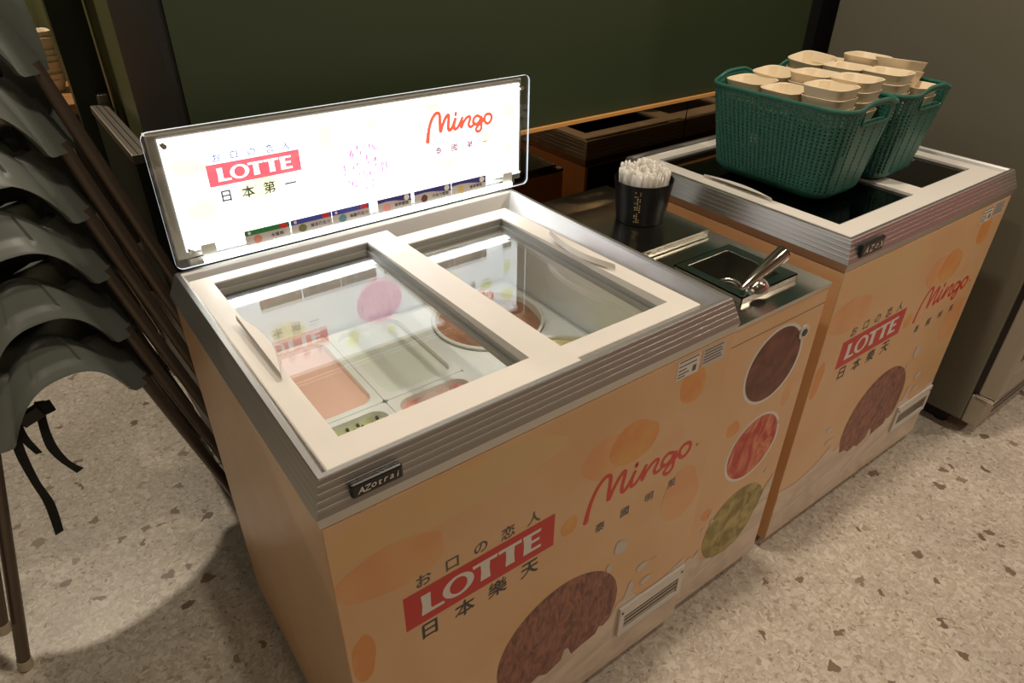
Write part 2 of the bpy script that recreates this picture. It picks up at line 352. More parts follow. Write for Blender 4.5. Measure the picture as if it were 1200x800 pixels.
# ================================================================== FREEZERS
FW, FD, FH = .7086, .6053, .85
def freezer(x0, y0, label, glass_mat, liner_mat, badge_text, gdep, rdrop):
    R = empty('ice_cream_freezer', (x0, y0, 0), label, 'freezer', 'printed chest freezers')
    g = .0103
    bm = bmesh.new()                                     # hollow cabinet: outer walls, bottom
    add_box(bm, -g, .03, -g, FD+g, .035, .785); add_box(bm, FW-.03, FW+g, -g, FD+g, .035, .785)
    add_box(bm, .03, FW-.03, -g, .035, .035, .785); add_box(bm, .03, FW-.03, FD-.02, FD+g, .035, .785)
    add_box(bm, .03, FW-.03, .035, FD-.02, .035, .40)
    obj('cabinet', bm, 'wrap_print', R)
    bm = bmesh.new()
    add_box(bm, .03, .045, .035, FD-.02, .40, .80); add_box(bm, .668, FW-.03, .035, FD-.02, .40, .80)
    add_box(bm, .045, .668, .035, .05, .40, .80); add_box(bm, .045, .668, .577, FD-.02, .40, .80)
    add_box(bm, .045, .668, .05, .577, .60, .62)
    obj('liner', bm, liner_mat, R)
    box('back_panel', .0, FW, FD+g, FD+g+.002, .04, .784, 'back_dark', R)
    for cx, cy in ((.06, .03), (FW-.06, .03), (.06, FD-.06), (FW-.06, FD-.06)):
        bm = bmesh.new(); add_lathe(bm, [(.022, 0), (.022, .012), (.012, .016), (.012, .036)], 16, (cx, cy)); obj('foot', bm, 'rubber', R)
    box('plinth', .02, FW-.02, .025, FD-.03, .008, .036, 'rubber', R)
    # ribbed aluminium rim
    prof = [(-.050, .785), (-.050, .795), (-.034, .803), (-.011, .846), (-.008, .850), (-.001, .850)]
    a, b = Vector((0, .849)), Vector((.0145, .8056)); nn = Vector((.95, .31))
    for k in range(5):
        t0, t1 = k/5+.015, (k+1)/5-.055
        for t, d in ((t0, 0), (t1, 0), (t1+.010, .00022), (t1+.045, .00022)):
            if k == 4 and d: continue
            p = a.lerp(b, t) + nn*d; prof.append((p.x, p.y))
    prof += [(.0145, .8056), (.0140, .803), (.0106, .787), (.0030, .785)]
    bm = bmesh.new(); sweep_rect(bm, prof, 0, FW, 0, FD); rim = obj('rim', bm, 'aluminium', R)
    rim['label'] = 'ribbed aluminium rim'
    # sliding lids
    for nm, (ax, bx, ay, by), (cx, dx, cy, dy), zt, hx in (('left', (.014, .393, .008, .579), (.049, .336, .055, .543), .850, .038),
                                                     ('right', (.345, .674, .034 if rdrop > .01 else .012, .577), (.392, .634, .070, .522), .850-rdrop, .645)):
        if gdep > .01: by += .014; dy += .018
        lid = R0 = bpy.data.objects.new('sliding_lid', None); COL.objects.link(lid); lid.parent = R
        bm = bmesh.new(); zb = zt-gdep
        L = [[(ax, ay), (bx, ay), (bx, by), (ax, by)], [(cx, cy), (dx, cy), (dx, dy), (cx, dy)]]
        rings = [[(p[0], p[1], zb) for p in L[0]], [(p[0], p[1], zt-.0015) for p in L[0]],
                 [(p[0]+(.0015 if p[0] == ax else -.0015), p[1]+(.0015 if p[1] == ay else -.0015), zt) for p in L[0]],
                 [(p[0], p[1], zt) for p in L[1]], [(p[0], p[1], zb) for p in L[1]]]
        if gdep > .01: rings = [rings[0]]+[[(p[0], p[1], p[2]-(.014 if p[1] > .4 else 0)) for p in r_] for r_ in rings[1:4]]+[rings[4]]
        add_loops(bm, rings+[rings[0]]); bmesh.ops.remove_doubles(bm, verts=bm.verts, dist=1e-5)
        obj('lid_frame', bm, 'white_plastic', lid)
        bm = bmesh.new()                                   # grey glazing channel under the opening
        for (q0, q1, q2, q3) in ((cx-.004, cx+.006, cy, dy), (dx-.006, dx+.004, cy, dy), (cx, dx, cy-.004, cy+.006), (cx, dx, dy-.006, dy+.004)):
            add_box(bm, q0, q1, q2, q3, zb-.010, zb+.0002)
        if gdep > .01:
            for (q0, q1, q2, q3) in ((cx, cx+.0012, cy, dy), (dx-.0012, dx, cy, dy), (cx, dx, cy, cy+.0012), (cx, dx, dy-.0012, dy)): add_box(bm, q0, q1, q2, q3, zb, zt-.0165)
        obj('glazing_channel', bm, 'grey_channel', lid)
        box('glass_pane', cx+.001, dx-.001, cy+.001, dy-.001, zb-.006, zb-.002, glass_mat, lid)
        bm = bmesh.new(); n = 14                            # crescent finger grip raised on the frame
        P = [((i/n-.5)*.19, .020*math.cos((i/n-.5)*math.pi)) for i in range(n+1)]
        sg = 1 if nm == 'left' else -1; yc = .30
        lo = [(hx+sg*(-.001+q), yc+p, zt-.001) for p, q in P] ; hi = [(hx+sg*(-.001+q*.8), yc+p*.97, zt+.009) for p, q in P]
        base = [(hx-sg*.001, yc+p, zt-.001) for p, q in P]; bt = [(hx-sg*.001, yc+p*.97, zt+.009) for p, q in P]
        add_loops(bm, [base, lo, hi, bt], close=False); obj('finger_grip', bm, 'white_plastic', lid)
    # printed front
    yf = -g-.0008
    FG = box('front_print', -g+.001, FW+g-.001, yf, -g, .036, .7845, 'wrap_print', R)
    y1, y2, y3, y4 = yf-.0002, yf-.0004, yf-.0006, yf-.0008
    LM = (-.008, FW+.008, .04, .783)
    flat('blotch', disc_pts(.16, .74, .10, 40, .05, 3, 1.9, .42), y1+0.00016, 'print_yellow_pale', FG, LM)
    flat('blotch', disc_pts(.07, .665, .06, 40, .06, 5, 1.4, .7), y1+0.00014, 'print_orange_pale', FG, LM)
    flat('blotch', disc_pts(.445, .655, .052, 40, .05, 8, .95, .85), y1+0.00012, 'print_orange_pale', FG, LM)
    flat('blotch', disc_pts(.505, .655, .055, 40, .05, 9, 1, .8), y1+0.00010, 'print_orange', FG, LM)
    flat('blotch', disc_pts(.632, .715, .035, 40, .06, 12, .9, 1.1), y1+0.00008, 'print_orange', FG, LM)
    flat('blotch', disc_pts(.375, .545, .019, 30, .06, 14, .9, 1.1), y1+0.00006, 'print_orange', FG, LM)
    flat('blotch', disc_pts(.012, .52, .03, 30, .08, 15, .6, 1.6), y1+0.00004, 'print_orange', FG, LM)
    flat('blotch', disc_pts(.655, .45, .06, 40, .08, 16, .8, 1.2), y1+0.00002, 'print_orange_pale', FG, LM)
    flat('red_logo_box', rect(.0775, .343, .522, .594), y1, 'print_red', FG)
    lotte('logo_letter', .103, .5375, .214, .042, y2, 'print_white', FG)
    glyphs('tagline_character', row('お口の恋人', (.111, .157, .205, .253, .301), .611, .027), y1, 'print_grey', FG)
    glyphs('company_character', row('日本樂天', (.114, .174, .234, .296), .500, .037), y1, 'print_dark', FG)
    mingo('script_logo', .411, .530, 1.62, 1.58, y1, 'print_mingo', FG, 1.15)
    glyphs('caption_character', row('泰國明果', (.446, .504, .564, .622), .497, .023), y1, 'print_grey', FG)
    flat('registered_dot', disc_pts(.676, .563, .0035, 14), y1, 'print_mingo', FG)
    flat('printed_scoop', disc_pts(.373, .2614, .141, 64, .004, 2), y2, 'scoop_choc', FG)
    milk = [(-.008, .040), (FW+.008, .040), (FW+.008, .235), (.66, .215), (.60, .205), (.57, .222), (.545, .262), (.535, .236), (.520, .235), (.505, .205), (.485, .193), (.474, .200), (.466, .183), (.43, .178),
            (.405, .172), (.396, .200), (.386, .203), (.380, .176), (.345, .163), (.325, .176), (.30, .168), (.275, .185), (.25, .188), (.236, .225), (.215, .212), (.185, .245), (.16, .225), (.12, .205), (.06, .19), (-.008, .20)]
    flat('printed_milk', milk, y3, 'print_milk', FG)
    for i, (dx, dz, dr, s1, s2) in enumerate(((.506, .405, .016, 1, 1.1), (.576, .302, .011, 1.3, 1), (.595, .25, .010, 1.5, .9), (.482, .364, .009, .7, 1.3), (.551, .262, .010, .8, 1.4), (.148, .315, .010, 1.1, .8), (.172, .268, .012, 1.6, .7), (.612, .30, .006, 1.4, .7))):
        flat('milk_drop', disc_pts(dx, dz, dr, 18, .10, 30+i, s1, s2), y4, 'print_drop', FG)
    # rating stickers under the rim
    st = flat('rating_sticker', rect(.583, .636, .742, .780), y2, 'print_white', FG)
    flat('rating_sticker', rect(.643, .700, .744, .781), y2, 'print_drop', FG)
    bm = bmesh.new(); yy = y3
    for (a0, a1, z) in ((.586, .633, .7765), (.586, .628, .768), (.586, .606, .760), (.586, .612, .753), (.586, .604, .747)) + tuple((.646, .693-.004*(k % 2), .777-.006*k) for k in range(5)):
        bm.faces.new([bm.verts.new((x, yy, zz)) for x, zz in rect(a0, a1, z-.0015, z+.0009)])
    bm.faces.new([bm.verts.new((x, yy, zz)) for x, zz in rect(.620, .629, .748, .760)])
    obj('sticker_lines', bm, 'print_grey', FG)
    # ventilation grille
    V = bpy.data.objects.new('vent_grille', None); COL.objects.link(V); V.parent = R
    bm = bmesh.new(); yv = yf-.006
    for q in ((.527, .714, .181, .211), (.527, .714, .124, .138), (.527, .541, .138, .181), (.700, .714, .138, .181)):
        add_box(bm, q[0], q[1], yv, yf-.0009, q[2], q[3])
    obj('grille_frame', bm, 'white_plastic', V)
    box('grille_back', .541, .700, yf-.0016, yf-.0009, .138, .181, 'black_plastic', V)
    for k in range(3): box('louvre', .5415, .6995, yf-.0045, yf-.0018, .143+.012*k, .150+.012*k, 'aluminium_dull', V)
    for q in (.534, .707):
        bm = bmesh.new(); add_tube(bm, [(q, yv-.0012, .196), (q, yv+.001, .196)], .0028, 10); obj('screw', bm, 'black_plastic', V)
    # maker's badge
    B = bpy.data.objects.new('maker_badge', None); COL.objects.link(B); B.parent = R
    yb = -.0160
    bx = (.030, .096) if badge_text == 'AZotrai' else (.022, .104)
    bz = (.8135, .8345) if badge_text == 'AZotrai' else (.8105, .8395)
    box('badge_plate', bx[0], bx[1], yb, yb+.009, bz[0], bz[1], 'black_plastic', B, .003)
    n = len(badge_text); wd = (bx[1]-bx[0]-.012)/n
    glyphs('badge_letter', [(c, bx[0]+.008+wd*(i+.5), (bz[0]+bz[1])/2, .0128 if n > 4 else .020, .2) for i, c in enumerate(badge_text)], yb-.0006, 'chrome' if n == 4 else 'print_white', B)
    return R
F1 = freezer(0, 0, 'chest freezer with the lit sign on its back edge, ice cream tubs inside', 'clear_glass', 'white_liner', 'AZotrai', .028, .0155)
F2 = freezer(1.0762, .0143, 'chest freezer with glass lids coloured dark for the unlit inside, carrying two teal baskets', 'shade_glass', 'dark_liner', 'AZoX', .004, .004)
# ================================================================== ICE CREAM PANS AND TUBS IN THE FIRST FREEZER
def rrect(x0, x1, y0, y1, r, z, n=6):
    out = []
    for cx, cy, a0 in ((x1-r, y1-r, 0), (x0+r, y1-r, 90), (x0+r, y0+r, 180), (x1-r, y0+r, 270)):
        for k in range(n+1):
            a = math.radians(a0+90*k/n); out.append((cx+r*math.cos(a), cy+r*math.sin(a), z))
    return out
def pan(x0, x1, y0, y1, mat, lab, drop=.010, chips=0):
    R = empty('ice_cream_pan', ((x0+x1)/2, (y0+y1)/2, .62), lab, 'ice cream pan', 'rectangular ice cream pans')
    w, d = (x1-x0)/2, (y1-y0)/2
    bm = bmesh.new(); t = .012
    add_loops(bm, [rrect(-w+.004, w-.004, -d+.004, d-.004, .010, .001), rrect(-w, w, -d, d, .008, .036), rrect(-w, w, -d, d, .008, .040), rrect(-w+t, w-t, -d+t, d-t, .024, .040), rrect(-w+t+.002, w-t-.002, -d+t+.002, d-t-.002, .026, .010)], cap0=True, cap1=True)
    obj('pan', bm, 'pan_cream', R, smooth=True)
    bm = bmesh.new(); q = t+.0005
    top = rrect(-w+q, w-q, -d+q, d-q, .024, .040-drop)
    inn = [(p[0]*.8, p[1]*.85, .040-drop+.004*math.sin(p[0]*60)*math.cos(p[1]*40)) for p in top]
    add_loops(bm, [[(p[0], p[1], .011) for p in top], top, inn], cap0=True, cap1=True); obj('ice_cream', bm, mat, R, smooth=True)
    if chips:
        bm = bmesh.new()
        for i in range(chips):
            x, y = random.uniform(-w+.02, w-.02), random.uniform(-d+.02, d-.02); s = random.uniform(.001, .0022)
            add_box(bm, x-s, x+s, y-s*1.4, y+s*1.4, .040-drop-.001, .040-drop+.004)
        o = obj('chocolate_chips', bm, 'choc_chip', R); o['kind'] = 'stuff'
pan(.066, .2255, .313, .566, 'ice_pink', 'pan of smooth pale pink ice cream')
pan(.2265, .386, .313, .566, 'ice_white', 'pan of smooth whitish ice cream beside the pink one')
pan(.066, .2255, .060, .312, 'ice_mint', 'pan of pale green ice cream with dark chips', .010, 110)
pan(.2265, .386, .060, .312, 'ice_swirl', 'pan of pink and red swirled ice cream', .010)
def hole_plate(bm, x0, x1, y0, y1, cx, cy, r, z0, z1, n=56):
    inner = [(cx+r*math.cos(2*math.pi*k/n), cy+r*math.sin(2*math.pi*k/n)) for k in range(n)]; outer = []
    for x, y in inner:
        dx, dy = (x-cx)/r, (y-cy)/r
        t = min([(x1-cx)/dx if dx > 1e-6 else 9, (x0-cx)/dx if dx < -1e-6 else 9, (y1-cy)/dy if dy > 1e-6 else 9, (y0-cy)/dy if dy < -1e-6 else 9]); outer.append((cx+dx*t, cy+dy*t))
    for k in range(n):                       # square up the corners
        for X in (x0, x1):
            for Y in (y0, y1):
                if min(range(n), key=lambda q: (outer[q][0]-X)**2+(outer[q][1]-Y)**2) == k: outer[k] = (X, Y)
    a = [[(p[0], p[1], z) for p in L] for L, z in ((inner, z0), (inner, z1), (outer, z1), (outer, z0))]
    add_loops(bm, a+[a[0]])
bm = bmesh.new(); hole_plate(bm, .390, .666, .3215, .575, .530, .440, .1165, .648, .653); hole_plate(bm, .390, .666, .052, .3215, .549, .204, .1165, .648, .653)
bmesh.ops.remove_doubles(bm, verts=bm.verts, dist=1e-5)
obj('tub_holder', bm, 'white_liner', F1)
def tub(cx, cy, r, mat, lab, fill):
    R = empty('ice_cream_tub', (cx, cy, .62), lab, 'ice cream tub', 'round ice cream tubs')
    bm = bmesh.new(); add_lathe(bm, [(r-.006, .001), (r, .036), (r+.002, .040), (r-.001, .042), (r-.005, .040), (r-.009, .004)], 56); obj('tub', bm, 'tub_white', R, smooth=True)
    bm = bmesh.new(); rr = random.Random(3); prof = []
    loops = []
    for q in range(9):
        f = 1-q/8.5; loops.append([((r-.0075)*f*math.cos(a), (r-.0075)*f*math.sin(a), fill+.006*math.sin(3*a+q*.9)*(1-f)*f*3.2+.003*math.sin(7*a-q)) for a in [2*math.pi*k/56 for k in range(56)]])
    loops.insert(0, [(p[0], p[1], .006) for p in loops[0]])
    add_loops(bm, loops, cap0=True, cap1=True); obj('ice_cream', bm, mat, R, smooth=True)
tub(.530, .440, .115, 'ice_choc', 'round tub of brown chocolate ice cream', .026)
tub(.549, .204, .115, 'ice_vanilla', 'round tub of yellow vanilla ice cream', .032)
# ================================================================== LIGHT SIGN
SG = empty('illuminated_sign', (0, .600, 0), 'glowing white light box sign behind clear acrylic on the freezer', 'sign')
box('sign_housing', .012, .738, .012, .034, .866, 1.079, 'aluminium_dull', SG, .003)
LP = box('light_panel', .029, .729, .008, .0118, .880, 1.070, 'lit_white', SG)
ya, yb_, yc_ = .0076, .0072, .0068
for i, (x, z, r_, s1, s2) in enumerate(((.065, 1.02, .022, 1.3, .6), (.07, .945, .022, 1, .9), (.17, .965, .03, 1.2, .6), (.30, 1.03, .018, .8, 1), (.52, 1.05, .012, 1.4, .8), (.545, .935, .018, 1.2, .8), (.64, .975, .014, 1.3, .8), (.70, 1.02, .016, 1.1, 1), (.70, .945, .012, .8, 1.2), (.39, 1.04, .010, 1, 1))):
    flat('leaf_print', disc_pts(x, z, r_, 24, .08, 50+i, s1, s2), ya, 'lit_cream', LP)
flat('red_logo_box', rect(.0895, .2475, .9815, 1.0185), yb_, 'lit_red', LP)
lotte('logo_letter', .1045, .9885, .128, .0225, yc_, 'lit_white_print', LP)
glyphs('tagline_character', row('お口の恋人', (.109, .138, .167, .197, .226), 1.0285, .015), yb_, 'lit_faint', LP)
glyphs('slogan_character', row('日本第一', (.112, .149, .186, .224), .9625, .0225), yb_, 'lit_dark', LP)
mingo('script_logo', .5055, .9875, 1, 1, yb_, 'lit_mingo', LP, 1.5)
glyphs('caption_character', row('泰國第一', (.529, .566, .603, .641), .9655, .0155), yb_, 'lit_rose', LP)
flat('printed_scoop', disc_pts(.368, .962, .052, 40, .02, 4), yb_, 'lit_pink', LP)
bm = bmesh.new(); rr = random.Random(5)
for i in range(46):
    a = rr.uniform(0, 6.28); q = .047*math.sqrt(rr.random()); x, z = .368+q*math.cos(a), .962+q*math.sin(a)*.9
    L_, w_ = rr.uniform(.003, .009), rr.uniform(.0006, .0013)
    bm.faces.new([bm.verts.new((x+dx, yc_, z+dz)) for dx, dz in ((-w_, -L_/2), (w_, -L_/2+.001), (w_*1.6, L_/2), (-w_*.4, L_/2))])
o = obj('scoop_streaks', bm, 'lit_pink_streak', LP); o['kind'] = 'stuff'
# clear acrylic sheet with bright edges
bm = bmesh.new(); rot = [(p[0], p[1]) for p in rrect(.005, .746, .857, 1.087, .012, 0)]
L0 = [(p[0], -.004, p[1]) for p in rot]; L1 = [(p[0], .001, p[1]) for p in rot]
bm.faces.new([bm.verts.new(p) for p in L0]); bm.faces.new([bm.verts.new(p) for p in L1])
AC = obj('acrylic_sheet', bm, 'acrylic', SG)
bm = bmesh.new(); add_loops(bm, [L0, L1]); obj('sheet_edge', bm, 'edge_lit', AC)
for x in (.034, .724):
    for z in (1.0635, .8855):
        bm = bmesh.new(); add_tube(bm, [(x, -.008, z), (x, .008, z)], .0042, 12); obj('standoff_screw', bm, 'chrome', SG)
box('led_strip', .05, .70, -.0078, -.0046, .8605, .8700, 'led_strip', SG)
for x in (.062, .690): box('tape_piece', x-.012, x+.012, -.0052, -.0042, .866, .892, 'tape', SG)
box('sign_foot', .03, .72, .011, .030, .8505, .866, 'aluminium_dull', SG)
cards = (('card_green', .1245, .2045, 'salmon', 'green-topped flavour card with a salmon scoop', '水蜜桃'), ('card_blue', .2075, .285, 'olive', 'blue-topped flavour card with an olive scoop', '薄荷巧克力'), ('card_blue', .2865, .362, 'teal', 'blue-topped flavour card with a teal scoop', '海鹽巧克力'),
         ('card_violet', .380, .453, 'pinkish', 'violet flavour card with a pink scoop', '草莓雪糕'), ('card_violet', .4605, .546, 'brown', 'violet flavour card with a brown scoop', '巧克力雪糕'), ('card_violet', .548, .632, 'yellow', 'violet flavour card with a yellow scoop', '香草雪糕'))
for i, (cm, a, b, dot, lab, nm) in enumerate(cards):
    c = box('flavour_card', a, b, -.0062, -.0044, .8718, .8985, 'card_paper', SG); c['label'] = lab
    ww = b-a
    if cm != 'card_violet':
        flat('card_header', rect(a, b, .8895, .8985), -.0064, cm, c); flat('card_mark', rect(b-.018, b-.004, .890, .8975), -.0066, 'print_red', c)
        flat('card_star', disc_pts(a+.008, .894, .0028, 12), -.0066, 'print_white', c)
    else:
        flat('card_header', [(a, .8985), (a, .891), (a+ww*.25, .8925), (a+ww*.5, .891), (a+ww*.7, .888), (b, .884), (b, .8985)], -.0064, cm, c); flat('card_mark', disc_pts(b-.010, .892, .006, 18), -.0066, 'print_white', c)
    flat('card_scoop', disc_pts(a+ww*.26, .8805, .0076, 24, .03, 70+i), -.0065, 'dot_'+dot, c)
    k = len(nm); glyphs('card_character', row(nm, [a+ww*.70+(j-(k-1)/2)*.0078 for j in range(k)], .8815, .0074), -.0066, 'card_text', c)
# ================================================================== TOPPING CABINET BETWEEN THE FREEZERS
MX0, MX1, MH = .726, 1.0138, .786
TC = empty('topping_cabinet', (MX0, 0, 0), 'narrow printed cabinet with steel top between the two freezers', 'cabinet')
mw = MX1-MX0
box('carcass', 0, mw, .001, .60, .04, .66, 'wrap_print', TC); 
bm = bmesh.new(); add_box(bm, 0, .012, .001, .60, .66, MH-.008); add_box(bm, mw-.012, mw, .001, .60, .66, MH-.008); add_box(bm, .012, mw-.012, .001, .013, .66, MH-.008); add_box(bm, .012, mw-.012, .588, .60, .66, MH-.008)
obj('upper_walls', bm, 'wrap_print', TC)
hx0, hx1, hy0, hy1 = .822-MX0, .944-MX0, .060, .189
bm = bmesh.new()
add_box(bm, -.001, hx0, -.003, .60, MH-.008, MH); add_box(bm, hx1, mw+.001, -.003, .60, MH-.008, MH); add_box(bm, hx0, hx1, -.003, hy0, MH-.008, MH); add_box(bm, hx0, hx1, hy1, .60, MH-.008, MH)
obj('steel_worktop', bm, 'steel', TC)
box('raised_shelf', .004, .993-MX0, .276, .598, MH+.0085, MH+.014, 'steel', TC); box('raised_shelf', .004, .993-MX0, .279, .598, MH+.0002, MH+.0055, 'steel', TC)
FP_ = box('front_print', .001, mw-.001, -.0008, .0008, .042, MH-.0085, 'wrap_print', TC)
box('door_seam', .0, mw, -.0012, -.0004, .742, .7432, 'print_grey', FP_)
for cx, cz, r_, m_, l_ in ((.885, .648, .081, 'scoop_dark', 'printed dark chocolate scoop'), (.887, .440, .079, 'scoop_berry', 'printed red strawberry scoop'), (.888, .218, .1025, 'scoop_green', 'printed green scoop')):
    if m_ != 'scoop_green': flat('print_halo', disc_pts(cx-MX0, cz, r_+.007, 48), -.0010, 'print_white', FP_)
    flat('printed_scoop', disc_pts(cx-MX0, cz, r_, 56, .004, 6), -.0013, m_, FP_)['label'] = l_
flat('blotch', disc_pts(.80-MX0, .53, .02, 30, .08, 81), -.0009, 'print_orange', FP_); flat('blotch', disc_pts(.965-MX0, .54, .02, 30, .08, 82, .7, 1.4), -.0009, 'print_orange_pale', FP_)
flat('blotch', disc_pts(.775-MX0, .31, .017, 30, .08, 83), -.0009, 'print_orange', FP_)
flat('printed_milk', [(.002, .044), (mw-.002, .044), (mw-.002, .30), (.26, .275), (.245, .22), (.22, .165), (.19, .135), (.15, .128), (.11, .135), (.085, .15), (.06, .165), (.05, .205), (.035, .185), (.02, .20), (.002, .185)], -.0016, 'print_milk', FP_)
for i, (x, z) in enumerate(((.79, .30), (.775, .265), (.80, .275), (.968, .33), (.965, .47))): flat('milk_drop', disc_pts(x-MX0, z, .006, 14, .1, 90+i), -.0016, 'print_drop', FP_)
LK = bpy.data.objects.new('cabinet_lock', None); COL.objects.link(LK); LK.parent = TC
def ydisc(name, x, z, r_, y0, y1, mat, par):
    bm = bmesh.new(); add_tube(bm, [(x, y0, z), (x, y1, z)], r_, 24); return obj(name, bm, mat, par)
ydisc('lock_ring', .962-MX0, .694, .0155, -.004, -.0008, 'white_plastic', LK); ydisc('lock_barrel', .962-MX0, .694, .0078, -.0055, -.004, 'black_plastic', LK)
for x, y in ((.03, .05), (mw-.03, .05), (.03, .55), (mw-.03, .55)):
    bm = bmesh.new(); add_tube(bm, [(x-.010, y, .018), (x+.010, y, .018)], .018, 18); add_box(bm, x-.014, x+.014, y-.014, y+.014, .034, .0405); obj('castor', bm, 'rubber', TC)
# dipper well
DW = empty('dipper_well', (0, 0, MH), 'stainless dipper well sunk into the steel cabinet top', 'sink')
bm = bmesh.new()
a0, a1, b0, b1 = .824, .942, .062, .187
for q in ((a0, a0+.0015, b0, b1), (a1-.0015, a1, b0, b1), (a0, a1, b0, b0+.0015), (a0, a1, b1-.0015, b1)): add_box(bm, q[0], q[1], q[2], q[3], -.10, .0125)
add_box(bm, a0, a1, b0, b1, -.102, -.10); obj('basin', bm, 'steel', DW)
bm = bmesh.new()
for q in ((.802, a0, .042, .203), (a1, .966, .042, .203), (a0, a1, .042, b0), (a0, a1, b1, .203)): add_box(bm, q[0], q[1], q[2], q[3], .0115, .0135)
for q in ((.802, .804, .042, .203), (.964, .966, .042, .203), (.802, .966, .042, .044), (.802, .966, .201, .203)): add_box(bm, q[0], q[1], q[2], q[3], .0005, .0135)
obj('flange', bm, 'steel', DW)
bm = bmesh.new(); c = Vector((.850, .108, -.022))
add_tube(bm, [(c.x-.017, c.y+.020, -.099)]+[(c.x-.017*math.cos(t), c.y+.020*math.cos(t), c.z+.030*math.sin(t)) for t in [math.pi*k/14 for k in range(15)]]+[(c.x+.017, c.y-.020, c.z-.02)], .0042, 12); obj('spout', bm, 'chrome', DW, smooth=True)
# ice cream scoop lying over the well
p0 = on_z(868, 339, MH+.024); p1 = on_z(917, 297, MH+.060)
SC = empty('ice_cream_scoop', tuple(p0), 'chrome ice cream scoop resting on the rim of the dipper well', 'scoop')
bm = bmesh.new(); d = p1-p0
add_tube(bm, [d*.02, d*.12, d*.35, d*.6, d*.85, d*1.0], [.004, .006, .0095, .0125, .0145, .0148], 20, True); obj('handle', bm, 'chrome', SC, smooth=True)
bm = bmesh.new(); add_tube(bm, [d*1.0005, d*1.02], .0148, 20); obj('end_cap', bm, 'black_plastic', SC)
bm = bmesh.new(); hc = on_z(887, 338, MH+.0138)-p0; n = 20
add_loops(bm, [[hc+Vector((.024*math.sin(t)*math.cos(a), .020*math.sin(t)*math.sin(a), .020*math.cos(t))) for a in [2*math.pi*k/n for k in range(n)]] for t in [math.pi/2*q/6+.02 for q in range(6, -1, -1)]], cap1=True); obj('scoop_bowl', bm, 'chrome', SC, smooth=True)
# cup of wrapped spoons
CZ = MH+.0142; CC = Vector((.912, .405, CZ))
CU = empty('spoon_cup', tuple(CC), 'black tapered cup with gold lettering holding white spoons', 'cup')
bm = bmesh.new(); add_lathe(bm, [(.050, 0), (.052, .001), (.0625, .089), (.0632, .091), (.0612, .091), (.0505, .004)], 48); obj('cup_body', bm, 'cup_black', CU, smooth=True)
bm = bmesh.new(); rr = random.Random(11)
for az0, cols in ((-2.62, 3), (-1.05, 2)):
    for k in range(15):
        z = .010+.0048*k; rad = .052+.0105*z/.089+.0004
        for c in range(cols):
            if rr.random() < .25: continue
            a = az0+.085*c; w_ = rr.uniform(.012, .028)
            q = [(rad*math.cos(a+s*w_), rad*math.sin(a+s*w_), z+dz) for s, dz in ((-1, 0), (1, 0), (1, .0026), (-1, .0026))]
            bm.faces.new([bm.verts.new(p) for p in q])
obj('gold_lettering', bm, 'cup_gold', CU)
bm = bmesh.new()
add_loops(bm, [rrect(-w_, w_, -t_, t_, min(w_, t_)*.9, z, 2) for z, w_, t_ in ((0, .0050, .0014), (.060, .0048, .0014), (.096, .0052, .0018), (.102, .0044, .0018), (.1045, .0024, .0010))], cap0=True, cap1=True)
sp0 = obj('wrapped_spoon', bm, 'spoon_white', None, smooth=True); first = True
rr = random.Random(21)
spots = []
for ring, cnt in ((.006, 5), (.017, 13), (.028, 22), (.038, 30), (.047, 38)):
    for k in range(cnt): spots.append((ring, 2*math.pi*k/cnt+rr.uniform(-.1, .1)))
for r_, a in spots:
    o = sp0 if first else sp0.copy()
    if not first: COL.objects.link(o)
    first = False
    z0 = .004+rr.uniform(0, .008)+.020*(1-r_/.047)
    o.location = CC+Vector((r_*math.cos(a), r_*math.sin(a), z0))
    out = .085*r_/.047+rr.uniform(-.025, .025)
    o.rotation_euler = (-out*math.sin(a)*1.0, out*math.cos(a)*1.0, rr.uniform(0, 3.14))
    tag(o, 'white wrapped plastic spoon standing in the black cup', 'spoon', 'spoons in the black cup')
